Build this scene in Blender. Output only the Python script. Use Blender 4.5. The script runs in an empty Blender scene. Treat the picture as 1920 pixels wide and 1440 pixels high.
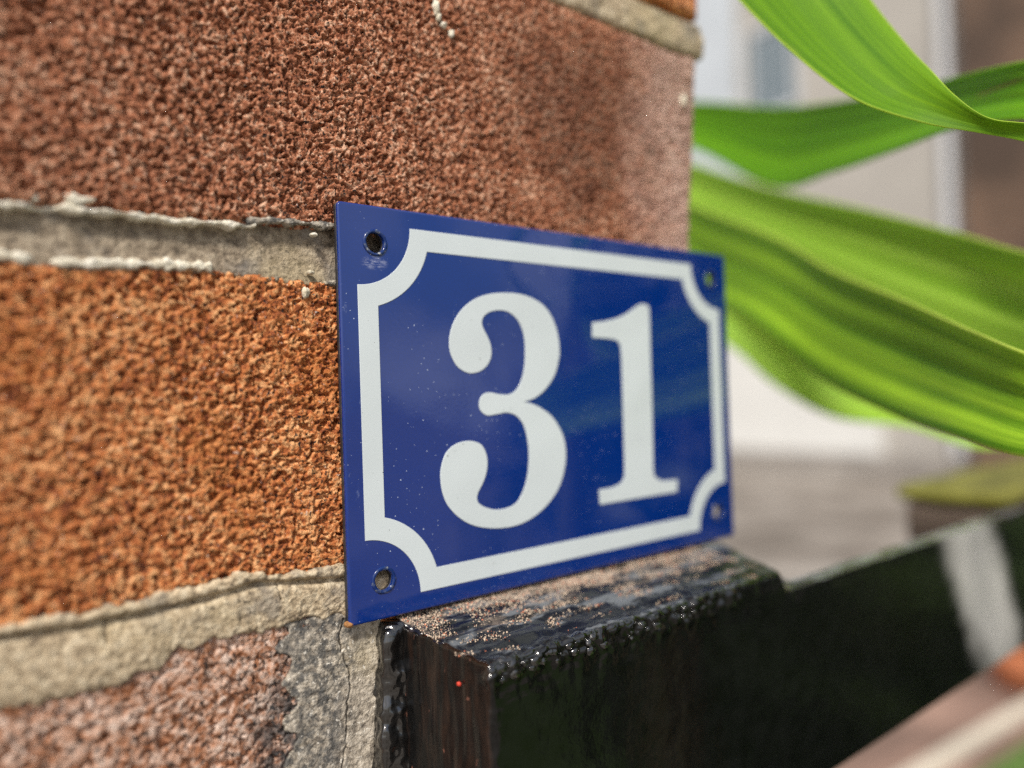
import bpy, bmesh, math, random
import numpy as np
from mathutils import Vector, Matrix

random.seed(7)
rng = np.random.default_rng(11)
scene = bpy.context.scene
COL = scene.collection
ZP = 1.15                      # height of the plate's lower edge above the ground (m)

# ------------------------------------------------------------------ camera
cam_d = bpy.data.cameras.new('camera')
cam = bpy.data.objects.new('camera', cam_d)
COL.objects.link(cam)
yaw, pitch, roll = 0.8966, 0.01146, -0.03248
_f = Vector((math.cos(yaw)*math.cos(pitch), math.sin(yaw)*math.cos(pitch), math.sin(pitch)))
_r0 = Vector((math.sin(yaw), -math.cos(yaw), 0)); _u0 = _r0.cross(_f)
_r = _r0*math.cos(roll) + _u0*math.sin(roll); _u = -_r0*math.sin(roll) + _u0*math.cos(roll)
CAM = Vector((-0.07967, -0.16319, 0.05351 + ZP))
M = Matrix((( _r.x, _u.x, -_f.x, CAM.x), (_r.y, _u.y, -_f.y, CAM.y), (_r.z, _u.z, -_f.z, CAM.z), (0, 0, 0, 1)))
cam.matrix_world = M
cam_d.sensor_width = 36.0
cam_d.lens = 26.64
cam_d.clip_start = 0.01
cam_d.clip_end = 500
cam_d.dof.use_dof = True
cam_d.dof.focus_distance = 0.181
cam_d.dof.aperture_fstop = 3.8
scene.camera = cam

# ------------------------------------------------------------------ light
SUN = Vector((-0.50, -0.42, 0.74)).normalized()
world = bpy.data.worlds.new('World'); scene.world = world; world.use_nodes = True
wn = world.node_tree; wn.nodes.clear()
sky = wn.nodes.new('ShaderNodeTexSky'); sky.sky_type = 'NISHITA'; sky.sun_disc = False
sky.sun_elevation = math.asin(SUN.z); sky.sun_rotation = math.atan2(SUN.x, SUN.y)
sky.dust_density = 4.0; sky.air_density = 1.0; sky.ozone_density = 1.0
bg = wn.nodes.new('ShaderNodeBackground'); bg.inputs['Strength'].default_value = 0.05
wo = wn.nodes.new('ShaderNodeOutputWorld')
wtc = wn.nodes.new('ShaderNodeTexCoord'); wnz = wn.nodes.new('ShaderNodeTexNoise')      # broken cloud cover over the whole sky
wnz.inputs['Scale'].default_value = 4.6; wnz.inputs['Detail'].default_value = 5; wn.links.new(wtc.outputs['Generated'], wnz.inputs['Vector'])
wcr = wn.nodes.new('ShaderNodeValToRGB'); wcr.color_ramp.elements[0].position = 0.42; wcr.color_ramp.elements[1].position = 0.62
wn.links.new(wnz.outputs[0], wcr.inputs[0])
wmx = wn.nodes.new('ShaderNodeMix'); wmx.data_type = 'RGBA'; wn.links.new(wcr.outputs[0], wmx.inputs[0]); wn.links.new(sky.outputs[0], wmx.inputs[6])
wmx.inputs[7].default_value = (6.5, 6.5, 6.6, 1)
wn.links.new(wmx.outputs[2], bg.inputs[0]); wn.links.new(bg.outputs[0], wo.inputs[0])
sun_d = bpy.data.lights.new('sun', 'SUN'); sun_d.energy = 1.5; sun_d.angle = math.radians(10)
sun_d.color = (1.0, 0.94, 0.85)
sun = bpy.data.objects.new('sun', sun_d); COL.objects.link(sun)
sun.location = (0, -2, 5); sun.rotation_euler = SUN.to_track_quat('Z', 'Y').to_euler()

scene.render.engine = 'CYCLES'
scene.cycles.use_denoising = False
scene.cycles.max_bounces = 8
scene.cycles.sample_clamp_indirect = 4.0
scene.view_settings.view_transform = 'Standard'
scene.view_settings.look = 'None'
scene.view_settings.gamma = 1.0
scene.view_settings.use_curve_mapping = False
scene.view_settings.exposure = 1.52

# ------------------------------------------------------------------ numpy noise
def _hash(ix, iy, seed):
    h = (ix.astype(np.int64)*374761393 + iy.astype(np.int64)*668265263 + seed*1274126177) & 0xffffffff
    h = ((h ^ (h >> 13))*1274126177) & 0xffffffff
    return (h ^ (h >> 16)) & 0xffffffff
def perlin(x, y, seed=0):
    xi = np.floor(x); yi = np.floor(y); xf = x-xi; yf = y-yi
    xi = xi.astype(np.int64); yi = yi.astype(np.int64)
    def g(ix, iy, dx, dy):
        a = _hash(ix, iy, seed)*(2*math.pi/4294967296.0)
        return np.cos(a)*dx + np.sin(a)*dy
    u = xf*xf*xf*(xf*(xf*6-15)+10); v = yf*yf*yf*(yf*(yf*6-15)+10)
    a = g(xi, yi, xf, yf); b = g(xi+1, yi, xf-1, yf); c = g(xi, yi+1, xf, yf-1); d = g(xi+1, yi+1, xf-1, yf-1)
    return ((a+(b-a)*u)*(1-v) + (c+(d-c)*u)*v)*1.4
def fbm(x, y, octaves=3, seed=0, gain=0.5):
    s = 0; a = 1.0; t = 0
    for o in range(octaves):
        s = s + a*perlin(x*2**o + 17.3*o, y*2**o - 9.1*o, seed+o*31); t += a; a *= gain
    return s/t
def sstep(a, b, x):
    t = np.clip((x-a)/(b-a), 0, 1); return t*t*(3-2*t)
def noise3(p, s, seed):      # cheap three-plane noise
    return (perlin(p[:, 0]*s, p[:, 1]*s, seed) + perlin(p[:, 1]*s, p[:, 2]*s, seed+5) + perlin(p[:, 0]*s+4.2, p[:, 2]*s, seed+9))/2.0

# ------------------------------------------------------------------ object helpers
def mesh_np(name, verts, faces, smooth=True):
    me = bpy.data.meshes.new(name)
    verts = np.asarray(verts, dtype=np.float32); faces = np.asarray(faces, dtype=np.int32)
    k = faces.shape[1]; n = len(faces)
    me.vertices.add(len(verts)); me.vertices.foreach_set('co', verts.ravel())
    me.loops.add(n*k); me.loops.foreach_set('vertex_index', faces.ravel())
    me.polygons.add(n); me.polygons.foreach_set('loop_start', np.arange(0, n*k, k, dtype=np.int32))
    me.polygons.foreach_set('loop_total', np.full(n, k, dtype=np.int32))
    me.polygons.foreach_set('use_smooth', np.full(n, smooth, dtype=bool))
    me.update(calc_edges=True); me.validate()
    return me
def obj(name, me, m=None, parent=None, **tags):
    o = bpy.data.objects.new(name, me); COL.objects.link(o)
    if m is not None and me is not None:
        if len(me.materials): me.materials[0] = m
        else: me.materials.append(m)
    if parent is not None:
        o.parent = parent
        w = Vector((0, 0, 0)); p = parent
        while p is not None:
            w += p.location; p = p.parent
        o.location = -w
    for k, v in tags.items(): o[k] = v
    return o
def thing(name, label, cat, loc, group=None):
    o = bpy.data.objects.new(name, None); COL.objects.link(o); o.location = loc
    o.empty_display_size = 0.05
    o['label'] = label; o['category'] = cat
    if group: o['group'] = group
    return o
def grid_faces(n, m, off=0):
    i = np.arange(n-1)[:, None]; j = np.arange(m-1)[None, :]
    a = i*m+j
    return (np.stack([a, a+1, a+m+1, a+m], -1).reshape(-1, 4) + off)
def sheet(X, Y, Z, back=None, flip=False):
    """grid of points; optional skirt running back to y=back"""
    n, m = X.shape
    v = np.stack([X, Y, Z], -1).reshape(-1, 3)
    f = grid_faces(n, m)
    if back is not None:
        idx = np.arange(n*m).reshape(n, m)
        ring = np.concatenate([idx[0, :], idx[1:, -1], idx[-1, -2::-1], idx[-2:0:-1, 0]])
        rv = v[ring].copy(); rv[:, 1] = back
        off = len(v); k = len(ring)
        v = np.concatenate([v, rv])
        a = np.arange(k); b = (a+1) % k
        sk = np.stack([ring[a], off+a, off+b, ring[b]], -1)
        if flip: sk = sk[:, ::-1]
        f = np.concatenate([f, sk])
    if flip: f[:grid_faces(n, m).shape[0]] = f[:grid_faces(n, m).shape[0], ::-1]
    return v, f
def rbox(x0, x1, y0, y1, z0, z1, r, step, deform=None, xcore=None):
    """rounded box as six merged grids; deform(p, n) -> p"""
    c = np.array([(x0+x1)/2, (y0+y1)/2, (z0+z1)/2]); h = np.array([x1-x0, y1-y0, z1-z0])/2
    V = []; F = []; off = 0
    for ax in range(3):
        a, b = (ax+1) % 3, (ax+2) % 3
        def lin(hh):
            n = max(2, int(round(2*hh/step)))
            core = np.linspace(-hh+r, hh-r, n)
            edge = r*(1-np.cos(np.linspace(0, math.pi/2, 5)[:-1]))*1.0
            e = np.linspace(0, 1, 5)[:-1]*r
            return np.concatenate([-hh+e, core, (hh-e)[::-1]])
        la, lb = lin(h[a]), lin(h[b])
        if xcore is not None:
            e = np.linspace(0, 1, 5)[:-1]*r; xl = np.concatenate([-h[0]+e, xcore-c[0], (h[0]-e)[::-1]])
            if a == 0: la = xl
            if b == 0: lb = xl
        A, B = np.meshgrid(la, lb, indexing='ij')
        for s in (-1, 1):
            p = np.zeros((A.size, 3)); p[:, a] = A.ravel(); p[:, b] = B.ravel(); p[:, ax] = s*h[ax]
            f = grid_faces(len(la), len(lb), off)
            if s > 0: f = f[:, ::-1]
            f = f[:, ::-1]
            V.append(p); F.append(f); off += len(p)
    p = np.concatenate(V); f = np.concatenate(F)
    key = np.round(p*1e6).astype(np.int64)
    _, first, inv = np.unique(key, axis=0, return_index=True, return_inverse=True)
    inv = inv.ravel()
    p = p[first]; f = inv[f]
    inner = np.clip(p, -h+r, h-r); d = p-inner
    n = d/np.maximum(1e-12, np.linalg.norm(d, axis=1))[:, None]
    p = inner + n*r + c
    if deform is not None: p = deform(p, n)
    return p, f
def smooth_loop(pts, sub=6, corners=(), closed=True):
    pts = [np.array(q, float) for q in pts]; n = len(pts); out = []
    for i in range(n if closed else n-1):
        p1, p2 = pts[i], pts[(i+1) % n]
        p0 = pts[(i-1) % n] if (closed or i > 0) else p1
        p3 = pts[(i+2) % n] if (closed or i+2 < n) else p2
        m1 = (p2-p0)/2; m2 = (p3-p1)/2
        if i in corners: m1 = (p2-p1)
        if (i+1) % n in corners: m2 = (p2-p1)
        for k in range(sub):
            t = k/sub
            out.append((2*t**3-3*t**2+1)*p1 + (t**3-2*t**2+t)*m1 + (-2*t**3+3*t**2)*p2 + (t**3-t**2)*m2)
    if not closed: out.append(pts[-1])
    return out
def flat_solid(name, loops, half, bevel, res=3):
    """outline (mm) -> solid mesh standing in the xz plane, front towards -y; returned in metres, centred on y=0"""
    cu = bpy.data.curves.new(name, 'CURVE'); cu.dimensions = '2D'; cu.fill_mode = 'BOTH'
    cu.extrude = half*1e-3 - bevel*1e-3; cu.bevel_depth = bevel*1e-3; cu.bevel_resolution = res; cu.offset = -bevel*1e-3
    for L in loops:
        sp = cu.splines.new('POLY'); sp.points.add(len(L)-1); sp.use_cyclic_u = True
        for q, pt in zip(L, sp.points): pt.co = (q[0]*1e-3, q[1]*1e-3, 0, 1)
    o = bpy.data.objects.new('tmp', cu); COL.objects.link(o)
    dg = bpy.context.evaluated_depsgraph_get()
    me = bpy.data.meshes.new_from_object(o.evaluated_get(dg))
    bpy.data.objects.remove(o); bpy.data.curves.remove(cu)
    co = np.zeros(len(me.vertices)*3, np.float32); me.vertices.foreach_get('co', co); co = co.reshape(-1, 3)
    co = np.stack([co[:, 0], -co[:, 2], co[:, 1]], -1)
    me.vertices.foreach_set('co', co.ravel().astype(np.float32))
    me.polygons.foreach_set('use_smooth', np.ones(len(me.polygons), bool))
    me.set_sharp_from_angle(angle=math.radians(50))
    me.name = name; me.update()
    return me
def shift(me, dx, dy, dz):
    me.transform(Matrix.Translation((dx, dy, dz))); return me
def lump(c, rad, seed, amp=0.25, seg=14, smooth=True):
    """irregular pebble"""
    bm = bmesh.new(); bmesh.ops.create_icosphere(bm, subdivisions=3, radius=1.0)
    p = np.array([v.co[:] for v in bm.verts]); f = np.array([[v.index for v in fc.verts] for fc in bm.faces]); bm.free()
    d = 1 + amp*noise3(p, 1.3, seed) + amp*0.5*noise3(p, 3.1, seed+3)
    return p*d[:, None]*np.array(rad) + np.array(c), f
def merge(parts):
    V = []; F = []; off = 0
    for v, f in parts:
        V.append(v); F.append(f+off); off += len(v)
    return np.concatenate(V), np.concatenate(F)
def box_vf(x0, x1, y0, y1, z0, z1):
    v = np.array([[x, y, z] for z in (z0, z1) for y in (y0, y1) for x in (x0, x1)], float)
    f = np.array([[0, 2, 3, 1], [4, 5, 7, 6], [0, 1, 5, 4], [2, 6, 7, 3], [0, 4, 6, 2], [1, 3, 7, 5]])
    return v, f

# ------------------------------------------------------------------ material helpers
class NT:
    def __init__(s, name):
        s.m = bpy.data.materials.new(name); s.m.use_nodes = True; s.t = s.m.node_tree
        s.b = s.t.nodes['Principled BSDF']; s.out = s.t.nodes['Material Output']; s._tc = None
    def n(s, typ, **kw):
        nd = s.t.nodes.new(typ)
        for k, v in kw.items(): setattr(nd, k, v)
        return nd
    def set(s, sock, v):
        if hasattr(v, 'is_output') or isinstance(v, bpy.types.NodeSocket): s.t.links.new(v, sock)
        else: sock.default_value = v
    def co(s, which='Object'):
        if s._tc is None: s._tc = s.n('ShaderNodeTexCoord')
        return s._tc.outputs[which]
    def mapped(s, scale=(1, 1, 1), loc=(0, 0, 0), rot=(0, 0, 0), which='Object'):
        m = s.n('ShaderNodeMapping'); s.t.links.new(s.co(which), m.inputs[0])
        m.inputs['Scale'].default_value = scale; m.inputs['Location'].default_value = loc; m.inputs['Rotation'].default_value = rot
        return m.outputs[0]
    def noise(s, scale, detail=3, rough=0.55, vec=None, dist=0.0):
        nd = s.n('ShaderNodeTexNoise'); s.t.links.new(vec if vec is not None else s.co(), nd.inputs['Vector'])
        nd.inputs['Scale'].default_value = scale; nd.inputs['Detail'].default_value = detail
        nd.inputs['Roughness'].default_value = rough; nd.inputs['Distortion'].default_value = dist
        return nd.outputs[0]
    def voronoi(s, scale, vec=None, feature='F1', out='Distance'):
        nd = s.n('ShaderNodeTexVoronoi', feature=feature); s.t.links.new(vec if vec is not None else s.co(), nd.inputs['Vector'])
        nd.inputs['Scale'].default_value = scale
        return nd.outputs[out]
    def ramp(s, fac, stops, interp='LINEAR'):
        nd = s.n('ShaderNodeValToRGB'); s.set(nd.inputs[0], fac); cr = nd.color_ramp; cr.interpolation = interp
        while len(cr.elements) < len(stops): cr.elements.new(0.5)
        for e, (p, c) in zip(cr.elements, stops):
            e.position = p; e.color = (c[0], c[1], c[2], 1) if hasattr(c, '__len__') else (c, c, c, 1)
        return nd.outputs[0]
    def mix(s, fac, a, b, mode='MIX'):
        nd = s.n('ShaderNodeMix', data_type='RGBA', blend_type=mode)
        s.set(nd.inputs[0], fac)
        for sock, v in ((nd.inputs[6], a), (nd.inputs[7], b)):
            if isinstance(v, (tuple, list)) and len(v) == 3: v = (*v, 1)
            s.set(sock, v)
        return nd.outputs[2]
    def math(s, op, a, b=0.0, clamp=False):
        nd = s.n('ShaderNodeMath', operation=op, use_clamp=clamp); s.set(nd.inputs[0], a); s.set(nd.inputs[1], b)
        return nd.outputs[0]
    def mr(s, v, a, b, c=0.0, d=1.0):
        nd = s.n('ShaderNodeMapRange', interpolation_type='SMOOTHSTEP'); s.set(nd.inputs[0], v)
        for i, q in enumerate((a, b, c, d)): nd.inputs[i+1].default_value = q
        return nd.outputs[0]
    def sep(s, vec=None):
        nd = s.n('ShaderNodeSeparateXYZ'); s.t.links.new(vec if vec is not None else s.co(), nd.inputs[0]); return nd.outputs
    def bump(s, h, strength, dist, normal=None):
        nd = s.n('ShaderNodeBump'); nd.inputs['Strength'].default_value = strength; nd.inputs['Distance'].default_value = dist
        s.t.links.new(h, nd.inputs['Height'])
        if normal is not None: s.t.links.new(normal, nd.inputs['Normal'])
        return nd.outputs[0]
    def p(s, **kw):
        names = dict(color='Base Color', rough='Roughness', metal='Metallic', spec='Specular IOR Level', coat='Coat Weight', coatr='Coat Roughness', normal='Normal', sheen='Sheen Weight', ior='IOR', trans='Transmission Weight')
        for k, v in kw.items():
            if isinstance(v, (tuple, list)) and len(v) == 3: v = (*v, 1)
            s.set(s.b.inputs[names[k]], v)
        return s.m
def plain(name, col, rough=0.6, var=0.15, scale=8.0, bump=0.0, metal=0.0):
    m = NT(name); nz = m.noise(scale, 5, 0.6)
    lo = tuple(c*(1-var) for c in col); hi = tuple(min(1, c*(1+var)) for c in col)
    c = m.ramp(nz, [(0.3, lo), (0.7, hi)])
    m.p(color=c, rough=rough, metal=metal)
    if bump: m.p(normal=m.bump(nz, 0.5, bump))
    return m.m

def brick_mat(name, stops, scale=650, patch=None, pale=0.0, stain=False, seed=0.0):
    m = NT(name)
    v = m.mapped(loc=(seed, seed*1.7, seed*0.3))
    n1 = m.noise(scale, 4, 0.62, v, 0.6)
    n2 = m.noise(scale*0.16, 3, 0.55, v)
    n3 = m.noise(42, 3, 0.5, v)
    f = m.math('ADD', m.math('MULTIPLY', n1, 0.78), m.math('MULTIPLY', n2, 0.22))
    c = m.ramp(f, stops)
    # iron-spot specks, made denser as painted pit shade, and pale sand grains
    sp = m.noise(scale*1.5, 2, 0.5, m.mapped(loc=(3.1+seed, 0, 1)))
    c = m.mix(m.mr(sp, 0.60, 0.67), c, (0.03, 0.022, 0.02))
    sp2 = m.noise(scale*1.9, 2, 0.5, m.mapped(loc=(0, 7.7+seed, 1)))
    c = m.mix(m.math('MULTIPLY', m.mr(sp2, 0.66, 0.72), 0.8), c, (0.62, 0.5, 0.42))
    if patch: c = patch(m, c, n3, n1)
    x, y, z = m.sep()
    if stain:      # grey paint spill beside the upright joint
        w = m.math('ADD', x, m.math('MULTIPLY', m.math('SUBTRACT', m.noise(120, 4, 0.6), 0.5), 0.030))
        w = m.math('ADD', w, m.math('MULTIPLY', m.math('SUBTRACT', z, ZP), -0.28))
        band = m.mr(w, -0.024, -0.006)
        k = m.math('MULTIPLY', band, m.mr(m.noise(420, 5, 0.7), 0.33, 0.54))
        c = m.mix(m.math('MULTIPLY', k, 0.9), c, (0.06, 0.063, 0.066))
    fb = m.noise(scale*3.2, 4, 0.65)
    m.p(color=c, rough=0.9, spec=0.25, normal=m.bump(m.math('ADD', fb, m.math('MULTIPLY', n1, 0.8)), 0.8, 0.0008))
    return m.m
def patchA(m, c, n3, n1):
    x, y, z = m.sep()
    # blackened fire-flash on the brick and a bleached corner
    dx = m.math('MULTIPLY', m.math('SUBTRACT', x, 0.085), 1/0.034); dz = m.math('MULTIPLY', m.math('SUBTRACT', z, ZP+0.136), 1/0.032)
    d = m.math('ADD', m.math('MULTIPLY', dx, dx), m.math('MULTIPLY', dz, dz))
    d = m.math('ADD', d, m.math('MULTIPLY', m.math('SUBTRACT', n3, 0.5), 2.4))
    k = m.math('MULTIPLY', m.mr(d, 1.3, 0.1), m.mr(n1, 0.36, 0.56))
    c = m.mix(m.math('MULTIPLY', k, 0.55), c, (0.06, 0.035, 0.028))
    e = m.math('ADD', x, m.math('MULTIPLY', m.math('SUBTRACT', n3, 0.5), 0.03))
    k = m.math('MULTIPLY', m.mr(e, 0.096, 0.128), m.mr(n1, 0.30, 0.58))
    return m.mix(m.math('MULTIPLY', k, 0.8), c, (0.74, 0.55, 0.48))
MAT = {}
MAT['brick_a'] = brick_mat('brick_red_brown', [(0.33, (0.035, 0.015, 0.010)), (0.41, (0.26, 0.088, 0.044)), (0.51, (0.47, 0.185, 0.095)), (0.62, (0.76, 0.47, 0.32))], 700, patchA)
def patchB(m, c, n3, n1):
    return m.mix(m.math('MULTIPLY', m.math('MULTIPLY', m.mr(n3, 0.52, 0.66), m.mr(n1, 0.40, 0.55)), 0.55), c, (0.50, 0.165, 0.038))
MAT['brick_b'] = brick_mat('brick_rust_orange', [(0.32, (0.05, 0.016, 0.011)), (0.40, (0.27, 0.075, 0.028)), (0.48, (0.56, 0.185, 0.056)), (0.60, (0.80, 0.42, 0.19))], 660, patchB, seed=1.3)
MAT['brick_c'] = brick_mat('brick_pale_pink', [(0.35, (0.10, 0.034, 0.016)), (0.43, (0.34, 0.14, 0.065)), (0.51, (0.55, 0.34, 0.245)), (0.62, (0.70, 0.54, 0.45))], 540, None, stain=True, seed=2.6)

def mortar_mat(name, base, dark, pale, stain=False, scale=520):
    m = NT(name)
    n1 = m.noise(scale, 5, 0.65); n2 = m.noise(90, 4, 0.6); n3 = m.noise(30, 3, 0.5)
    c = m.ramp(n1, [(0.32, dark), (0.47, base), (0.66, pale)])
    c = m.mix(m.math('MULTIPLY', m.mr(n2, 0.50, 0.66), 0.55), c, (0.17, 0.16, 0.15))
    c = m.mix(m.math('MULTIPLY', m.mr(n3, 0.52, 0.64), 0.35), c, (0.46, 0.38, 0.22))
    if stain:
        x, y, z = m.sep()
        w = m.math('ADD', x, m.math('MULTIPLY', m.math('SUBTRACT', m.noise(150, 4, 0.6), 0.5), 0.014))
        w = m.math('ADD', w, m.math('MULTIPLY', m.math('SUBTRACT', z, ZP), -0.20))
        k = m.math('MULTIPLY', m.mr(w, 0.0085, -0.0005), m.mr(m.noise(420, 5, 0.7), 0.40, 0.60))
        c = m.mix(m.math('MULTIPLY', k, 0.85), c, (0.055, 0.06, 0.065))
        c = m.mix(m.math('MULTIPLY', m.mr(m.noise(900, 2, 0.5, m.mapped(loc=(2, 5, 1))), 0.65, 0.70), 0.8), c, (0.72, 0.68, 0.6))
    po = m.noise(820, 3, 0.6, m.mapped(loc=(6, 1, 2)))      # open pores and soot caught in the sand
    c = m.mix(m.math('MULTIPLY', m.mr(po, 0.60, 0.68), 0.0 if name == 'lime_crust' else 0.75), c, (0.07, 0.058, 0.045))
    fb = m.noise(scale*2.2, 4, 0.65)
    m.p(color=c, rough=0.93, spec=0.2, normal=m.bump(m.math('ADD', fb, n1), 0.9, 0.0007))
    return m.m
MAT['mortar_grey'] = mortar_mat('mortar_grey', (0.25, 0.20, 0.145), (0.11, 0.088, 0.066), (0.40, 0.335, 0.25))
MAT['mortar_sand'] = mortar_mat('mortar_sand', (0.45, 0.355, 0.235), (0.15, 0.115, 0.08), (0.68, 0.58, 0.42))
MAT['mortar_stain'] = mortar_mat('mortar_stained', (0.40, 0.35, 0.28), (0.17, 0.145, 0.12), (0.60, 0.54, 0.45), stain=True)
MAT['lime'] = mortar_mat('lime_crust', (0.72, 0.67, 0.54), (0.50, 0.44, 0.33), (0.84, 0.80, 0.70), scale=500)
for k in ('lime',):
    pass

def enamel(name, col, speck, white=False):
    m = NT(name)
    x, y, z = m.sep()
    # airborne dust and chips: tiny spots of a few tenths of a millimetre
    vo = m.n('ShaderNodeTexVoronoi', feature='F1'); m.t.links.new(m.mapped(), vo.inputs['Vector']); vo.inputs['Scale'].default_value = 1150 if not white else 800
    r = m.sep(vo.outputs['Color'])[0]
    thr = m.math('MULTIPLY', m.math('POWER', r, 3.2), 0.21 if not white else 0.17)
    area = m.mr(m.noise(28, 3, 0.6), 0.36, 0.62, 0.25, 1.0)
    k = m.math('LESS_THAN', vo.outputs['Distance'], m.math('MULTIPLY', thr, area))
    c = m.mix(k, col, speck)
    film = m.noise(60, 5, 0.7, m.mapped(scale=(1, 1, 2.2)))
    if not white:
        # scuffs and dried wipe marks
        wx = m.math('SUBTRACT', x, 0.0095); wz = m.math('SUBTRACT', z, ZP+0.0860)
        dd = m.math('ADD', m.math('MULTIPLY', m.math('MULTIPLY', wx, wx), 1/0.0042**2), m.math('MULTIPLY', m.math('MULTIPLY', wz, wz), 1/0.0020**2))
        sc = m.math('MULTIPLY', m.mr(dd, 1.0, 0.05), m.mr(m.noise(900, 4, 0.7, m.mapped(scale=(0.6, 1, 2))), 0.42, 0.66))
        c = m.mix(m.math('MULTIPLY', sc, 0.55), c, (0.42, 0.45, 0.60))
        sm = m.math('MULTIPLY', m.mr(m.noise(260, 4, 0.7, m.mapped(scale=(1, 1, 0.5), loc=(1, 2, 3))), 0.64, 0.78), m.mr(x, 0.022, 0.002))
        c = m.mix(m.math('MULTIPLY', sm, 0.45), c, (0.35, 0.42, 0.62))
    rr = m.math('ADD', m.mr(film, 0.35, 0.75, 0.04, 0.10), m.math('MULTIPLY', k, 0.5))
    bn = m.bump(m.noise(26, 2, 0.4), 0.35, 0.0035)
    bn = m.bump(m.noise(900, 2, 0.5), 0.05, 0.0002, bn)
    m.p(color=c, rough=rr if not white else 0.28, spec=0.55 if not white else 0.4, normal=bn)
    if not white: m.p(coat=0.75, coatr=0.03)
    return m.m
MAT['enamel_blue'] = enamel('enamel_cobalt', (0.0001, 0.022, 0.172), (0.40, 0.46, 0.60))
MAT['enamel_white'] = enamel('enamel_white', (0.56, 0.62, 0.64), (0.10, 0.09, 0.08), True)
m = NT('dark_steel'); nz = m.noise(400, 5, 0.6)
MAT['steel'] = m.p(color=m.ramp(nz, [(0.35, (0.012, 0.012, 0.016)), (0.62, (0.03, 0.03, 0.035)), (0.74, (0.12, 0.075, 0.045))]), rough=0.5, normal=m.bump(nz, 0.6, 0.0004))
MAT['rust'] = plain('rust', (0.32, 0.15, 0.05), 0.85, 0.4, 900, 0.0005)
m = NT('chipped_rim'); nz = m.noise(700, 4, 0.6)
MAT['rim'] = m.p(color=m.ramp(nz, [(0.50, (0.002, 0.02, 0.12)), (0.60, (0.06, 0.08, 0.14)), (0.70, (0.5, 0.5, 0.47))]), rough=0.14)

def black_paint(name, brown, grain=False, dust_and_glare=False, rough=(0.04, 0.12)):
    m = NT(name)
    n1 = m.noise(160, 4, 0.6); n2 = m.noise(520, 4, 0.65)
    c = m.ramp(n1, [(0.35, (0.0025, 0.0026, 0.0028)), (0.65, (0.005, 0.0052, 0.0055))])
    geo = m.n('ShaderNodeNewGeometry')
    nx, ny, nzz = m.sep(geo.outputs['Normal'])
    if grain:      # worn end grain where the coat is thin
        g = m.noise(240, 5, 0.7, m.mapped(scale=(1, 1, 0.16)))
        e = m.mr(m.math('MULTIPLY', nx, -1.0), 0.55, 0.9)
        c = m.mix(m.math('MULTIPLY', e, m.mr(g, 0.44, 0.70)), c, brown)
        fl = m.noise(420, 3, 0.6, m.mapped(scale=(1, 1, 0.45), loc=(1, 1, 4)))
        c = m.mix(m.math('MULTIPLY', e, m.mr(fl, 0.67, 0.74)), c, (0.16, 0.07, 0.05))
    rr = m.mr(m.noise(75, 4, 0.6), 0.35, 0.7, rough[0], rough[1])
    if grain:
        rr = m.math('ADD', rr, m.math('MULTIPLY', m.mr(m.math('MULTIPLY', nx, -1.0), 0.55, 0.9), 0.16))
    if dust_and_glare:      # pale glare on the rail's front face, put into the colour
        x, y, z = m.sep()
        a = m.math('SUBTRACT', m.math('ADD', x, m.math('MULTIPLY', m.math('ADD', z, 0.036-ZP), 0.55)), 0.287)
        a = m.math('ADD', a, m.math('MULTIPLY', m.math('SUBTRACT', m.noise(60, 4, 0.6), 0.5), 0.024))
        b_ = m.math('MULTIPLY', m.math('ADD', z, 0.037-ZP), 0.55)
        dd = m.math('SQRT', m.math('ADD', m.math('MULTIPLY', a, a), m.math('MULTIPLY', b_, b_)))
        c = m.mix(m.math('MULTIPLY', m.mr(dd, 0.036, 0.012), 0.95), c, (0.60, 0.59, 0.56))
    if dust_and_glare:      # dry film of sandy dust lying on the weathered upper side, with painted sky reflection
        x, y, z = m.sep()
        t = m.mr(nzz, 0.75, 0.95)
        wf = m.noise(95, 4, 0.6, m.mapped(scale=(0.5, 1.5, 1), loc=(4, 4, 4)))
        c = m.mix(m.math('MULTIPLY', t, m.mr(wf, 0.50, 0.58)), c, (0.11, 0.12, 0.13))  # dried grey film, with rough sky reflection put into its colour
        rr = m.math('ADD', rr, m.math('MULTIPLY', t, 0.16))
        dn = m.noise(70, 5, 0.65, m.mapped(scale=(0.35, 1.3, 1)))
        near = m.mr(m.math('ADD', y, m.math('MULTIPLY', m.math('SUBTRACT', dn, 0.5), 0.075)), -0.007, 0.0015)
        k = m.math('MULTIPLY', t, near)
        gr = m.ramp(m.noise(2600, 3, 0.6), [(0.36, (0.06, 0.05, 0.045)), (0.52, (0.34, 0.26, 0.20)), (0.64, (0.55, 0.44, 0.34))])
        c = m.mix(m.math('MULTIPLY', k, m.mr(n2, 0.34, 0.56, 0.45, 1.0)), c, gr)
        rr = m.math('ADD', rr, m.math('MULTIPLY', k, 0.6))
    bn = m.bump(m.noise(120, 3, 0.5), 0.10, 0.002)
    bn = m.bump(n2, 0.10, 0.0006, bn)
    m.p(color=c, rough=rr, spec=0.45, normal=bn, coat=1.0 if not dust_and_glare else 0.0, coatr=0.02)
    if dust_and_glare: m.p(coat=m.math('MULTIPLY', m.mr(nzz, 0.12, 0.3), m.mr(nzz, 0.95, 0.8)))
    if not dust_and_glare: m.p(spec=0.9)
    return m.m
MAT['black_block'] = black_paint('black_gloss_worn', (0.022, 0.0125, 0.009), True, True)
MAT['black_rail'] = black_paint('black_gloss', (0.05, 0.03, 0.02))
MAT['black_seal'] = black_paint('black_thick_paint', (0.05, 0.03, 0.02), rough=(0.03, 0.12))

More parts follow.
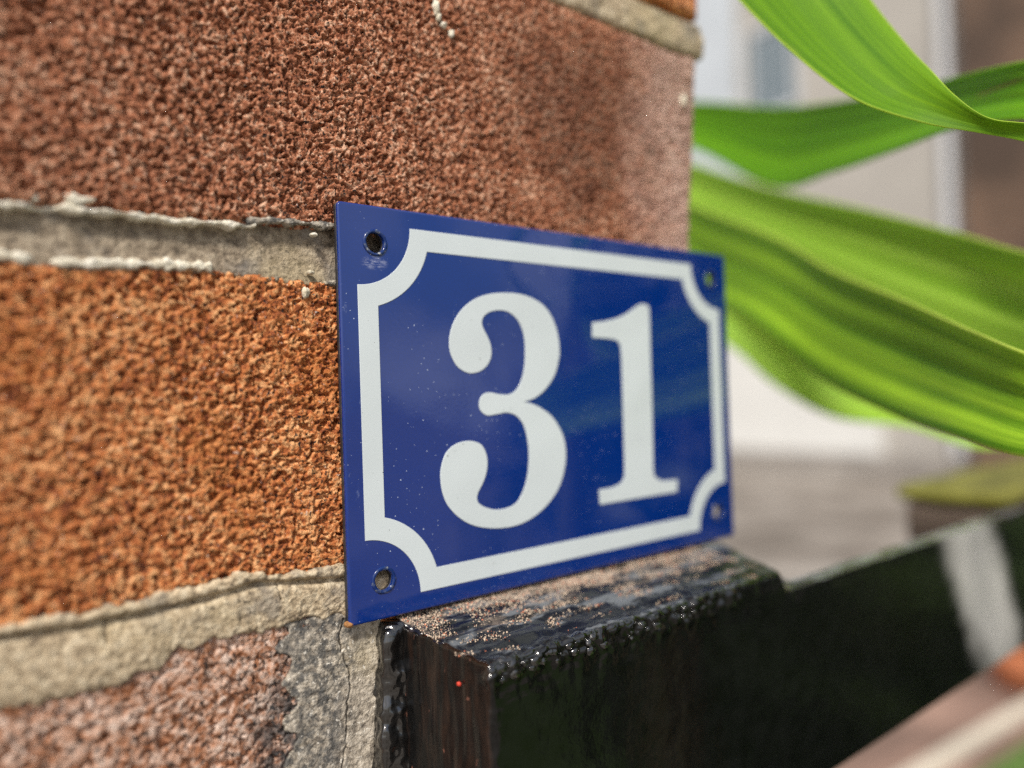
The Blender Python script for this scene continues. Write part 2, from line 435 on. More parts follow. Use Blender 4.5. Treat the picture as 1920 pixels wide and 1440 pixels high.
def leaf_mat(name, dark, light, rib, seed, tl=0.45, scar=False):
    m = NT(name)
    uv = m.mapped(scale=(1, 1, 1), loc=(0, seed, 0), which='UV')
    fine = m.noise(1.0, 4, 0.65, m.mapped(scale=(120, 1.6, 1), loc=(seed, 0, 0), which='UV'))
    broad = m.noise(1.0, 3, 0.5, m.mapped(scale=(9, 1.1, 1), loc=(0, seed, 0), which='UV'))
    blot = m.noise(1.0, 4, 0.6, m.mapped(scale=(7, 6, 1), loc=(0, seed+3, 2), which='UV'))
    f = m.math('ADD', m.math('MULTIPLY', fine, 0.5), m.math('MULTIPLY', broad, 0.5))
    c = m.ramp(f, [(0.40, dark), (0.51, tuple((a+b)/2 for a, b in zip(dark, light))), (0.62, light)])  # blade stripes; fold shading and yellow highlights partly put into their contrast
    u, v, _ = m.sep(m.co('UV'))
    edge = m.math('ABSOLUTE', m.math('SUBTRACT', u, 0.5))
    c = m.mix(m.mr(edge, 0.465, 0.5), c, rib)
    c = m.mix(m.math('MULTIPLY', m.mr(blot, 0.62, 0.75), 0.22), c, (0.30, 0.36, 0.06))
    if scar:      # dry brown scratch along the blade
        wob = m.math('ADD', u, m.math('MULTIPLY', m.math('SUBTRACT', m.noise(1.0, 3, 0.6, m.mapped(scale=(2, 60, 1), which='UV')), 0.5), 0.03))
        ln = m.math('ADD', m.math('MULTIPLY', m.math('SUBTRACT', v, 0.66), -1.6), 0.40)
        k = m.math('MULTIPLY', m.mr(m.math('ABSOLUTE', m.math('SUBTRACT', wob, ln)), 0.030, 0.016), m.math('MULTIPLY', m.mr(v, 0.640, 0.655), m.mr(v, 0.745, 0.725)))
        c = m.mix(m.math('MULTIPLY', k, 0.85), c, (0.30, 0.17, 0.08))
    bn = m.bump(fine, 0.22, 0.0004)
    m.p(color=c, rough=0.5, spec=0.2, normal=bn)
    tr = m.n('ShaderNodeBsdfTranslucent'); m.t.links.new(m.mix(0.5, c, rib), tr.inputs['Color']); m.t.links.new(bn, tr.inputs['Normal'])
    mx = m.n('ShaderNodeMixShader'); mx.inputs[0].default_value = tl
    m.t.links.new(m.b.outputs[0], mx.inputs[1]); m.t.links.new(tr.outputs[0], mx.inputs[2]); m.t.links.new(mx.outputs[0], m.out.inputs['Surface'])
    return m.m
MAT['leaf1'] = leaf_mat('leaf_fresh', (0.080, 0.215, 0.008), (0.205, 0.41, 0.013), (0.46, 0.66, 0.06), 0.0)
MAT['leaf2'] = leaf_mat('leaf_deep', (0.11, 0.32, 0.008), (0.23, 0.52, 0.015), (0.38, 0.62, 0.06), 2.0, scar=True)
MAT['leaf3'] = leaf_mat('leaf_pale', (0.24, 0.48, 0.022), (0.55, 0.80, 0.12), (0.60, 0.74, 0.16), 4.0)
MAT['leaf4'] = leaf_mat('leaf_striped', (0.09, 0.25, 0.009), (0.42, 0.68, 0.040), (0.66, 0.80, 0.16), 6.0)

# ------------------------------------------------------------------ the ground and the yard behind
def plane_z(name, pts, z, m, **t):
    v = np.array([(x, y, z) for x, y in pts]); me = mesh_np(name, v, np.arange(len(pts))[None, :], False)
    return obj(name, me, m, None, **t)
m = NT('old_concrete'); nz = m.noise(1.1, 5, 0.6); n2 = m.noise(6, 4, 0.6)
MAT['ground'] = m.p(color=m.mix(m.math('MULTIPLY', m.mr(n2, 0.45, 0.7), 0.5), m.ramp(nz, [(0.36, (0.09, 0.075, 0.06)), (0.5, (0.20, 0.175, 0.15)), (0.64, (0.30, 0.275, 0.245))]), (0.24, 0.20, 0.17)), rough=0.9)
plane_z('ground', [(-60, -60), (60, -60), (60, 60), (-60, 60)], 0.0, MAT['ground'], kind='structure')
MAT['path'] = plain('red_path', (0.20, 0.125, 0.095), 0.9, 0.45, 3.0)
plane_z('path', [(0.2, 0.2), (9, 0.2), (9, 1.5), (0.2, 1.5)], 0.004, MAT['path'], kind='structure')
MAT['kerbstone'] = plain('kerbstone', (0.52, 0.47, 0.38), 0.85, 0.15, 5.0)
def strip_box(name, a, b, w, h, m, **t):
    a = Vector(a); b = Vector(b); d = (b-a).normalized(); n = Vector((-d.y, d.x))*w/2
    pts = [a-n, b-n, b+n, a+n]
    v = [(p.x, p.y, 0.0) for p in pts] + [(p.x, p.y, h) for p in pts]
    f = [[3, 2, 1, 0], [4, 5, 6, 7], [0, 1, 5, 4], [1, 2, 6, 5], [2, 3, 7, 6], [3, 0, 4, 7]]
    return obj(name, mesh_np(name, v, f, False), m, None, **t)
strip_box('kerb', (0.5, 1.02), (7.0, 0.57), 0.055, 0.02, MAT['kerbstone'], kind='structure')
MAT['grass'] = plain('turf', (0.07, 0.13, 0.02), 0.95, 0.5, 14.0)
plane_z('lawn', [(0.9, -3.0), (9, -3.0), (9, 0.36), (0.9, 0.88)], 0.008, MAT['grass'], kind='structure')

pot = thing('flower_pot', 'small terracotta pot on the path, seen under the black rail', 'pot', (3.26, 0.93, 0.004))
MAT['terracotta'] = plain('terracotta', (0.42, 0.14, 0.06), 0.85, 0.25, 12)
def lathe(prof, cx, cy, z0, n=28):
    P = [(cx+r*math.cos(6.28319*j/n), cy+r*math.sin(6.28319*j/n), z0+z) for r, z in prof for j in range(n)]
    return P, [[i*n+j, i*n+(j+1) % n, (i+1)*n+(j+1) % n, (i+1)*n+j] for i in range(len(prof)-1) for j in range(n)]
obj('pot_body', mesh_np('pot_body', *lathe([(0.002, 0.0), (0.085, 0.0), (0.12, 0.2), (0.11, 0.2), (0.105, 0.17), (0.002, 0.17)], 3.26, 0.93, 0.004)), MAT['terracotta'], pot)
obj('pot_rim', mesh_np('pot_rim', *lathe([(0.111, 0.201), (0.134, 0.195), (0.137, 0.235), (0.112, 0.237), (0.111, 0.201)], 3.26, 0.93, 0.004)), MAT['terracotta'], pot)

# the pale house across the yard (far out of focus)
MAT['render'] = plain('pale_render', (0.36, 0.34, 0.31), 0.85, 0.10, 0.8)
MAT['render2'] = plain('white_plinth', (0.60, 0.60, 0.58), 0.8, 0.06, 1.0)
m = NT('far_brick'); bt = m.n('ShaderNodeTexBrick'); m.t.links.new(m.mapped(scale=(1, 1, 1), rot=(0, math.radians(90), math.radians(90))), bt.inputs['Vector'])
bt.inputs['Color1'].default_value = (0.10, 0.055, 0.035, 1); bt.inputs['Color2'].default_value = (0.16, 0.09, 0.055, 1); bt.inputs['Mortar'].default_value = (0.17, 0.14, 0.11, 1)
bt.inputs['Scale'].default_value = 4.4
big = m.noise(0.8, 3, 0.5)
MAT['far_brick'] = m.p(color=m.mix(m.mr(big, 0.42, 0.6), bt.outputs[0], (0.065, 0.042, 0.03)), rough=0.9)
m = NT('window_glass'); MAT['glass'] = m.p(color=(0.10, 0.14, 0.16), rough=0.06, spec=0.8)
MAT['white_frame'] = plain('white_frame', (0.46, 0.48, 0.50), 0.5, 0.05)
MAT['drain'] = plain('drainpipe_grey', (0.55, 0.56, 0.58), 0.5, 0.05)
house = thing('house', 'pale rendered house with brick corner, blurred beyond the green leaves', 'house', (10.2, 5.0, 0))
obj('wall', mesh_np('wall', *box_vf(10.0, 16.0, 3.45, 12.0, 0.0, 8.5), False), MAT['render'], house)
obj('plinth', mesh_np('plinth', *box_vf(9.9, 10.0, 4.6, 12.0, 0.0, 1.95), False), MAT['render2'], house)
obj('brick_corner', mesh_np('brick_corner', *box_vf(9.75, 16.0, -3.0, 3.45, 0.0, 8.5), False), MAT['far_brick'], house, label='brown brick corner of the pale house')
MAT['cladding'] = plain('blue_white_cladding', (0.46, 0.50, 0.54), 0.7, 0.08, 1.0)
obj('cladding', mesh_np('cladding', *box_vf(9.9, 10.0, 6.62, 12.0, 1.95, 8.5), False), MAT['cladding'], house)
MAT['step'] = plain('doorstep_stone', (0.24, 0.22, 0.20), 0.9, 0.2, 3.0)
obj('doorstep', mesh_np('doorstep', *box_vf(9.4, 9.895, 3.6, 12.0, 0.0, 0.24), False), MAT['step'], house)
obj('drainpipe', mesh_np('drainpipe', *rbox(9.88, 9.98, 3.62, 3.74, 0.1, 8.3, 0.045, 0.4)), MAT['drain'], house)
for i, (y0, y1, z0, z1) in enumerate(((5.70, 6.35, 5.25, 6.45), (5.70, 6.35, 2.1, 3.5))):
    w = obj('window', mesh_np('window', *merge([box_vf(9.93, 10.02, y0-0.09, y0, z0-0.09, z1+0.09), box_vf(9.93, 10.02, y1, y1+0.09, z0-0.09, z1+0.09),
        box_vf(9.935, 10.02, y0, y1, z1, z1+0.09), box_vf(9.935, 10.02, y0, y1, z0-0.09, z0), box_vf(9.94, 10.02, (y0+y1)/2-0.03, (y0+y1)/2+0.03, z0, z1)]), False), MAT['white_frame'], house)
    for (a, b) in ((y0+0.001, (y0+y1)/2-0.031), ((y0+y1)/2+0.031, y1-0.001)):
        obj('pane', mesh_np('pane', *box_vf(9.97, 9.985, a, b, z0+0.001, z1-0.001), False), MAT['glass'], w)

# ------------------------------------------------------------------ the brick gate pier
pier = thing('brick_pier', 'weathered red brick gate pier carrying the blue number plate', 'pier', (0.0, 0.11, 0))
Y0 = 0.003; BACK = 0.215
def T(pts):
    a = np.array(pts, float)*1e-3
    return lambda x: np.interp(x, a[:, 0], a[:, 1])
J1top = T([(-300, 91.5), (-65.6, 91.4), (-59.4, 91.7), (-48, 92.1), (-36, 91.8), (-24, 92.5), (-12, 93.0), (1, 93.5), (143, 96)])
J1bot = T([(-300, 82), (-65.8, 82.0), (-55.6, 81.2), (-44.5, 82.1), (-33.2, 82.7), (-22, 82.5), (-10, 81.6), (0.6, 81.6), (143, 83)])
J2lip = T([(-300, 14), (-67.2, 14.2), (-60.2, 14.7), (-50, 14.1), (-40.2, 14.8), (-28.5, 15.4), (-25.6, 16.6), (-12, 14.9), (-0.9, 14.2), (140, 14)])
J2gro = T([(-300, 12), (-67.3, 12.1), (-54.5, 11.3), (-50, 11.5), (-42.3, 11.5), (-28, 12.5), (-21, 13.3), (-1, 10.9), (140, 11)])
J2bot = T([(-300, 0), (-67.5, -0.4), (-59.2, -1.6), (-48.9, -1.2), (-40.5, 0.4), (-37.4, 2.8), (-27, 3.2), (-18.5, 2.8), (-9.1, 3.4), (-1.3, 2.4), (4, 1.0), (140, 1)])
JTbot = T([(-300, 171), (78, 170.6), (90, 170.6), (102, 170.2), (115, 170.4), (128, 169.6), (143, 170.8)])
JTtop = T([(-300, 183), (115, 183.2), (124, 184.1), (138, 184.2), (160, 184.2)])
def axis(a, b, spans, coarse=0.004):
    """positions from a to b: fine inside the listed (lo, hi, step) spans"""
    xs = [a]; x = a
    while x < b-1e-9:
        st = coarse
        for lo, hi, s in spans:
            if lo <= x < hi: st = min(st, s)
        x = min(b, x+st); xs.append(x)
    return np.array(xs)
def relief(xs, vs, bot, top, height, rnd=0.0022, seed=0, wob=0.0005, rightx=None, y0=Y0, back=BACK, leftw=0.0):
    X, Vv = np.meshgrid(xs, vs, indexing='ij')
    zb = bot(X)+ZP + wob*fbm(X*280, X*0+seed, 3, seed); zt = top(X)+ZP + wob*fbm(X*280, X*0+seed+7.5, 3, seed+3)
    Z = zb + (zt-zb)*Vv
    if rightx is not None:      # ragged upright ends
        xl, xr = xs[0], xs[-1]
        t = (X-xl)/(xr-xl)
        X = X + t**6*(rightx(Z-ZP)-xr + wob*1.6*fbm(Z*280, Z*0, 3, seed+11))
    if leftw: X = X + (1-(X-xs[0])/(xs[-1]-xs[0])).clip(0, 1)**2*leftw*(fbm(Z*130, Z*0, 4, seed+13)+0.1)
    eL = X - X[0:1, :]; eR = X[-1:, :]-X
    e = np.minimum(np.minimum(Z-zb, zt-Z), np.minimum(eL, eR))
    e = np.clip(e + 0.0005*fbm(X*500, Z*500, 2, seed+5), 0, None)
    q = np.clip(rnd-e, 0, rnd)
    Y = y0 + (rnd-np.sqrt(np.maximum(0, rnd*rnd-q*q))) - height(X, Z-ZP)
    return sheet(X, Y, Z, back)
def rough(scale, amp, pit, seed, bigamp=0.0004):
    def h(X, Z):
        wx = X + 0.0009*perlin(X*420, Z*420, seed+40) + 0.0004*perlin(X*1500, Z*1500, seed+42); wz = Z + 0.0009*perlin(X*420+9, Z*420, seed+41) + 0.0004*perlin(X*1500+7, Z*1500, seed+43)
        a = fbm(wx*scale, wz*scale, 4, seed, 0.68)*1.25
        b = fbm(wx*scale*0.9+3, wz*scale*0.9, 2, seed+77)
        c = 1-np.abs(fbm(wx*scale*0.75+8, wz*scale*0.75, 2, seed+51))*2.2
        # patches of flat fired skin between torn, pitted areas
        sk = sstep(-0.25, 0.35, fbm(X*70, Z*110, 3, seed+90))
        a = np.where(a > 0.0, a*(0.42-0.25*sk), a)
        chip = sstep(0.30, 0.46, fbm(wx*170+2, wz*210, 3, seed+95, 0.6))
        drag = 0.5*amp*fbm(X*120, Z*900, 2, seed+97)*sk
        return amp*a*(1.2-0.55*sk) + drag - 0.0008*chip + amp*0.22*c*(1-0.7*sk) - pit*(1.1-0.4*sk)*sstep(0.10+0.08*sk, 0.26, b) - 0.5*pit*sstep(0.16, 0.34, fbm(wx*scale*1.9+5, wz*scale*1.9, 2, seed+61)) + bigamp*fbm(X*45, Z*45, 2, seed+5)
    return h
U = lambda step, h: np.linspace(0, 1, int(h/step)+1)
# the long brick above the plate
xs = axis(-0.072, 0.143, [(-0.072, 0.143, 0.00029)])
v, f = relief(xs, U(0.00027, 0.080), J1top, JTbot, rough(740, 0.00070, 0.00145, 3), 0.0026, 1,
              rightx=lambda z: np.interp(z, [0.09, 0.104, 0.133, 0.174], [0.1340, 0.1352, 0.1388, 0.1428]))
obj('brick', mesh_np('brick', v, f), MAT['brick_a'], pier, label='reddish brown pitted brick above the plate')
# the rust-orange brick left of the plate
xs = axis(-0.185, 0.026, [(-0.074, 0.006, 0.00030)], 0.003)
v, f = relief(xs, U(0.00030, 0.072), lambda x: J2lip(x)-0.0017, J1bot, rough(640, 0.00068, 0.00125, 9), 0.0024, 2)
obj('brick', mesh_np('brick', v, f), MAT['brick_b'], pier, label='rust orange brick left of the plate')
# the pale brick below
def vlevels(z0, z1, fine0, step, coarse=0.003):
    z = [z1]
    while z[-1] > z0+1e-9: z.append(max(z0, z[-1]-(step if z[-1] > fine0 else coarse)))
    z = np.array(z[::-1]); return (z-z0)/(z1-z0)
Cb = T([(-300, -66), (300, -66)])
xs = axis(-0.225, -0.008, [(-0.074, 0.0, 0.00030)], 0.003)
v, f = relief(xs, vlevels(-0.066, 0.003, -0.045, 0.0003), Cb, lambda x: J2bot(x)+0.0022, rough(560, 0.00030, 0.00095, 15, 0.0003), 0.0028, 3,
              rightx=lambda z: np.interp(z, [-0.066, -0.03, 0.0], [-0.018, -0.0125, -0.0045]))
obj('brick', mesh_np('brick', v, f), MAT['brick_c'], pier, label='pale pinkish brick at the bottom')
# narrow sliver of orange brick beside the black timber, and the one above, right
xs = axis(0.0088, 0.138, [(0.0088, 0.016, 0.0004)], 0.003)
v, f = relief(xs, vlevels(-0.066, 0.001, -0.045, 0.0006), Cb, lambda x: x*0+0.001, rough(560, 0.0003, 0.0004, 21), 0.0016, 4)
obj('brick', mesh_np('brick', v, f), MAT['brick_b'], pier)
xs = axis(0.036, 0.138, [], 0.0012)
v, f = relief(xs, U(0.0012, 0.068), lambda x: x*0+0.0145, lambda x: x*0+0.083, rough(560, 0.0004, 0.0005, 25), 0.0024, 5)
obj('brick', mesh_np('brick', v, f), MAT['brick_a'], pier)
xs = axis(0.045, 0.1445, [(0.10, 0.1445, 0.0004)], 0.002)
v, f = relief(xs, vlevels(0.1838, 0.250, 0.19, 0.003, 0.0004), lambda x: JTtop(x)+0.0006, lambda x: x*0+0.250, rough(560, 0.0003, 0.0004, 27), 0.0026, 6)
obj('brick', mesh_np('brick', v, f), MAT['brick_b'], pier)
# the remaining courses of the pier, outside the picture
def spare_brick(x0, x1, z0, z1, m):
    p, f_ = rbox(x0, x1, Y0+0.0003, BACK, z0+ZP, z1+ZP, 0.003, 0.03)
    obj('brick', mesh_np('brick', p, f_), m, pier)
spare_brick(-0.30, -0.082, 0.094, 0.170, MAT['brick_b']); spare_brick(-0.30, -0.195, 0.012, 0.0815, MAT['brick_a']); spare_brick(-0.30, -0.236, -0.066, 0.001, MAT['brick_a'])
spare_brick(-0.18, 0.035, 0.185, 0.250, MAT['brick_a']); spare_brick(-0.30, -0.19, 0.185, 0.250, MAT['brick_c'])
z = -0.076; k = 0
while z-0.067 > -ZP:
    cut = -0.07 if k % 2 == 0 else 0.03
    spare_brick(-0.30, cut-0.005, z-0.067, z, MAT['brick_a' if k % 3 else 'brick_c']); spare_brick(cut+0.005, 0.14, z-0.067, z, MAT['brick_b' if k % 2 else 'brick_a'])
    z -= 0.077; k += 1
spare_brick(-0.30, -0.082, 0.261, 0.328, MAT['brick_a']); spare_brick(-0.072, 0.142, 0.261, 0.328, MAT['brick_a'])
obj('mortar_core', mesh_np('mortar_core', *box_vf(-0.298, 0.1305, 0.0085, 0.213, 0.0, ZP+0.326), False), MAT['mortar_grey'], pier)
# mortar joints
def groove(X, Z, pts, w, d):
    a = np.array(pts)*1e-3; D = np.full(X.shape, 1.0)
    jx = 0.00035*perlin(X*700, Z*700, 91); jz = 0.00035*perlin(X*700+5, Z*700, 92)
    for (x0, z0), (x1, z1) in zip(a[:-1], a[1:]):
        dx, dz = x1-x0, z1-z0; t = np.clip(((X-x0)*dx+(Z-z0)*dz)/(dx*dx+dz*dz), 0, 1)
        D = np.minimum(D, np.hypot(X+jx-x0-t*dx, Z+jz-z0-t*dz))
    return d*(1-sstep(0.25*w, w, D))
def hJ1(X, Z):
    t = (Z-J1bot(X))/np.maximum(0.004, J1top(X)-J1bot(X))
    prof = 0.0011*np.sin(np.clip(t, 0, 1)*math.pi)**1.0 + 0.0013*sstep(0.35, 1.0, t)
    n = 0.00034*fbm(X*900, Z*900, 3, 31, 0.7) + 0.0003*fbm(X*120, Z*260, 3, 33)
    g = groove(X, Z, [(-45.5, 92), (-46, 88), (-45.6, 84)], 0.0003, 0.0005) + groove(X, Z, [(-22, 93), (-22.6, 88), (-22.2, 85)], 0.0002, 0.0004)
    return -(0.0007+prof+g) + n
xs = axis(-0.30, 0.136, [(-0.074, 0.006, 0.00032)], 0.003)
v, f = relief(xs, U(0.0003, 0.015), lambda x: J1bot(x)-0.0016, lambda x: J1top(x)+0.0016, hJ1, 0.0003, 7, 0.0002, back=0.02)
obj('mortar_joint', mesh_np('mortar_joint', v, f), MAT['mortar_grey'], pier, label='grey recessed mortar joint above the orange brick')
def hJ2(X, Z):
    g = Z-J2gro(X)
    n = 0.00040*fbm(X*800, Z*800, 3, 41, 0.7) + 0.00045*fbm(X*110, Z*110, 3, 43)
    lip = 0.0006*sstep(0.0, 0.0012, g)
    body = 0.0005*np.sin(np.clip((Z-J2bot(X))/0.011, 0, 1)*math.pi)
    crack = 0.0024*np.exp(-(g/0.00085)**2)*(0.45+0.9*np.clip(fbm(X*90, Z*0, 2, 47)+0.3, 0, 1))
    crack = crack + groove(X, Z, [(-49.9, 12), (-50.3, 9.4), (-50.0, 7.6)], 0.0005, 0.0011) + groove(X, Z, [(-15.8, 12.6), (-15.4, 10.6), (-15.3, 9.2)], 0.0004, 0.0010)
    return 0.0006 + lip + body + n - crack
xs = axis(-0.30, 0.136, [(-0.074, 0.006, 0.00028)], 0.003)
v, f = relief(xs, U(0.00028, 0.0165), J2bot, J2lip, hJ2, 0.0010, 8, 0.0019, back=0.02)
obj('mortar_joint', mesh_np('mortar_joint', v, f), MAT['mortar_sand'], pier, label='sandy mortar joint with a dark crack below the orange brick')
def hJT(X, Z):
    t = np.clip((Z-JTbot(X))/0.0135, 0, 1)
    return 0.0006*np.sin(t*math.pi) + 0.0002*fbm(X*700, Z*700, 3, 51) + 0.0007*fbm(X*100, Z*120, 2, 53) - 0.0024*sstep(0.82, 0.97, t)
xs = axis(-0.30, 0.1462, [(0.06, 0.15, 0.00045)], 0.003)
v, f = relief(xs, U(0.0004, 0.014), lambda x: JTbot(x)-0.0002, lambda x: JTtop(x)+0.0008, hJT, 0.0020, 9, 0.0006, back=0.20,
              rightx=lambda z: np.interp(z, [0.169, 0.172, 0.178, 0.184], [0.1440, 0.1462, 0.1468, 0.1440]))
obj('mortar_joint', mesh_np('mortar_joint', v, f), MAT['mortar_sand'], pier, label='pale bulging mortar joint at the top corner')
def hP(X, Z):
    n = 0.00030*fbm(X*650, Z*650, 3, 61) + 0.0006*fbm(X*120, Z*120, 3, 63)
    g = groove(X, Z, [(-0.3, 1.5), (-1.4, -2), (-0.9, -6), (0.9, -11), (1.2, -15.5), (0.1, -18), (-0.2, -26), (-1.7, -33), (-2.5, -45)], 0.00030, 0.0012)
    return 0.0003 + n - g
xs = axis(-0.0155, 0.0098, [(-0.02, 0.02, 0.00022)], 0.0005)
v, f = relief(xs, vlevels(-0.066, 0.0035, -0.045, 0.00028), Cb, lambda x: x*0+0.0035, hP, 0.0008, 10, 0.0005, back=0.02, leftw=0.009,
              rightx=lambda z: np.interp(z, [-0.066, -0.03, 0.0], [0.0060, 0.0072, 0.0098]))
obj('mortar_joint', mesh_np('mortar_joint', v, f), MAT['mortar_stain'], pier, label='cracked upright joint stained with grey paint')
# lime left along the joint edges
def crust(xa, xb, line, w, hgt, seed, dens=0.0):
    xs = np.arange(xa, xb, 0.0003); vs = np.linspace(-1, 1, 17)
    X, Vv = np.meshgrid(xs, vs, indexing='ij')
    lim = w*(0.75+1.5*fbm(X*230, X*0+seed, 4, seed, 0.65))
    Z = line(X) + 0.0006*fbm(X*190, X*0+seed, 2, seed+2) + Vv*np.clip(lim, 0.00015, None)
    dome = np.clip(1-Vv**4, 0, 1)
    pres = fbm(X*75, X*0+seed, 3, seed+4) + dens
    hh = hgt*(0.5+0.5*fbm(X*600, Z*600, 4, seed+6, 0.7))*dome*sstep(-0.25, 0.1, pres) - 0.0022*(1-sstep(-0.28, -0.02, pres)) - 0.0006*(1-dome)
    return sheet(X, Y0-hh, Z+ZP, 0.012)
for args in ((-0.075, -0.018, lambda x: J1top(x)-0.0002, 0.00085, 0.0010, 71, 0.12), (-0.075, -0.028, lambda x: J1bot(x)-0.0002, 0.0013, 0.0011, 74, 0.28),
             (-0.072, -0.050, lambda x: J1top(x)+0.0018, 0.0012, 0.0010, 77, -0.02), (-0.020, 0.002, lambda x: J1top(x)+0.0012, 0.0010, 0.0009, 79, 0.05), (-0.014, 0.004, lambda x: J1bot(x)-0.0008, 0.0009, 0.0008, 83, 0.0)):
    obj('lime_crust', mesh_np('lime_crust', *crust(*args)), MAT['lime'] if args[5] < 79 else MAT['mortar_stain'], pier)
for i, (x, z, rx, rz) in enumerate(((31.3, 155.6, 0.95, 2.1), (31.9, 153.2, 0.7, 1.2), (33.4, 151.6, 0.9, 0.9), (35.9, 149.9, 0.7, 1.2), (-7.3, 78.2, 0.9, 1.3), (133.2, 153.0, 1.3, 2.2), (-4.8, 91.8, 1.0, 0.5), (-6.0, 82.9, 0.9, 0.5))):
    v, f = lump((x*1e-3, Y0-0.0003, z*1e-3+ZP), (rx*1e-3, 0.0011, rz*1e-3), 100+i, 0.35)
    obj('lime_splash', mesh_np('lime_splash', v, f), MAT['lime'], pier)

# ------------------------------------------------------------------ the enamel number plate
plate = thing('house_number_plate', 'blue enamel plate with white number 31 and scalloped border', 'number plate', (0.075, 0.001, ZP))
def circ(cx, cy, r, n=40, a0=0, a1=2*math.pi, end=False):
    return [(cx+r*math.cos(a0+(a1-a0)*i/(n-1 if end else n)), cy+r*math.sin(a0+(a1-a0)*i/(n-1 if end else n))) for i in range(n)]
PW, PH = 150.0, 100.0
rc = 1.1
rect = []
for cx, cy, a in ((PW-rc, rc, -90), (PW-rc, PH-rc, 0), (rc, PH-rc, 90), (rc, rc, 180)):
    rect += circ(cx, cy, rc, 7, math.radians(a), math.radians(a+90), True)
HOLES = [(9.3, 9.4), (9.7, 90.9), (140.8, 9.6), (141.2, 91.0)]
loops = [rect] + [circ(x, y, 2.45)[::-1] for x, y in HOLES]
me = flat_solid('enamel_face', loops, 0.62, 0.60, 6); shift(me, 0, 0.00062, ZP)
obj('enamel_face', me, MAT['enamel_blue'], plate)
rect2 = [(75+(x-75)*0.9985, 50+(y-50)*0.998) for x, y in rect]
me = flat_solid('steel_back', [rect2] + [circ(x, y, 2.6)[::-1] for x, y in HOLES], 0.55, 0.12, 1); shift(me, -0.0002, 0.00142, ZP)
obj('steel_back', me, MAT['steel'], plate)
for x, y in HOLES:      # raised chipped rim round each screw hole
    n, k = 48, 10; R_, r_ = 2.85, 0.48
    P = []
    for i in range(n):
        a = 2*math.pi*i/n; wob = 1+0.10*math.sin(3*a+x)+0.06*math.sin(7*a+y)
        for j in range(k):
            b = 2*math.pi*j/k; rr = R_ + r_*wob*math.cos(b)
            P.append(((x+rr*math.cos(a))*1e-3, -r_*0.75*wob*math.sin(b)*1e-3+0.00002, (y+rr*math.sin(a))*1e-3+ZP))
    F = [[i*k+j, ((i+1) % n)*k+j, ((i+1) % n)*k+(j+1) % k, i*k+(j+1) % k] for i in range(n) for j in range(k)]
    obj('hole_rim', mesh_np('hole_rim', P, F), MAT['rim'], plate)
FM, RO, RI, FI = 4.6, 14.9, 20.5, 10.0
def scallop(mar, rad):
    L = []
    for cx, cy, a in ((FM, FM, 90), (PW-FM, FM, 180), (PW-FM, PH-FM, 270), (FM, PH-FM, 0)):
        d = mar-FM; e = math.degrees(math.asin(d/rad)) if d > 0 else 0.0
        L += circ(cx, cy, rad, 26, math.radians(a-e), math.radians(a-90+e), True)
    return L
me = flat_solid('white_border', [scallop(FM, RO)[::-1], scallop(FI, RI)], 0.09, 0.08, 2); shift(me, 0, -0.00003, ZP)
obj('white_border', me, MAT['enamel_white'], plate)
D3 = [(54.68, 50.84), (58.65, 51.76), (62.93, 54.28), (66.68, 58.49), (68.5, 63.34), (68.78, 66.05), (68.31, 69.85), (66.7, 74.14), (63.66, 77.8), (59.21, 79.99), (53.81, 81.02), (47.24, 80.85), (42.13, 79.95), (37.75, 78.11), (34.04, 75.22), (31.57, 71.69), (30.47, 68.5), (30.32, 65.59), (31.0, 63.18), (32.67, 60.75), (35.28, 59.28), (37.68, 59.01), (40.45, 59.73), (42.69, 61.47), (43.84, 63.74), (43.81, 66.26), (42.95, 68.52), (41.48, 71.0), (41.04, 72.49), (41.6, 74.02), (43.52, 75.36), (46.41, 76.04), (49.63, 75.87), (52.54, 74.43), (54.57, 71.89), (55.64, 68.51), (55.75, 64.85), (55.3, 60.68), (54.14, 57.06), (52.37, 54.51), (50.02, 53.18), (46.79, 53.11), (43.65, 53.69), (41.77, 53.69), (40.2, 52.94), (39.36, 51.58), (39.3, 49.85), (40.04, 48.59), (41.86, 47.62), (44.68, 47.75), (48.52, 48.1), (51.73, 47.1), (53.96, 44.94), (55.17, 42.05), (55.87, 37.89), (55.78, 34.3), (55.13, 30.26), (53.5, 26.34), (51.07, 23.33), (47.8, 22.21), (43.69, 22.2), (40.63, 23.05), (38.25, 24.45), (37.58, 25.83), (38.06, 27.47), (39.66, 29.73), (40.99, 32.54), (41.4, 35.45), (40.88, 37.95), (39.43, 40.02), (37.04, 41.0), (34.37, 41.22), (31.13, 40.57), (28.49, 38.85), (26.99, 36.14), (26.33, 33.15), (26.66, 29.14), (28.06, 25.48), (31.09, 22.06), (35.09, 19.41), (39.83, 17.82), (45.37, 16.97), (51.14, 17.04), (56.5, 18.37), (61.39, 20.86), (65.77, 24.54), (68.5, 29.02), (69.85, 34.24), (69.5, 39.08), (67.73, 42.92), (64.69, 46.53), (60.6, 49.07), (57.22, 50.34)]
D1 = [(82.53, 73.89), (87.92, 74.55), (93.51, 75.72), (98.6, 77.65), (102.35, 79.66), (104.62, 80.52), (107.23, 80.45), (108.46, 79.58), (108.48, 75.25), (108.34, 62.56), (108.27, 49.96), (107.97, 34.96), (107.86, 26.52), (108.87, 24.69), (111.45, 23.45), (115.28, 23.08), (119.6, 22.92), (119.2, 18.91), (83.15, 18.9), (82.94, 23.41), (88.42, 23.55), (92.23, 24.35), (93.92, 25.85), (94.44, 28.68), (94.6, 40.69), (94.76, 55.22), (94.64, 64.98), (93.75, 67.9), (91.38, 68.93), (86.95, 69.23), (82.28, 69.38)]
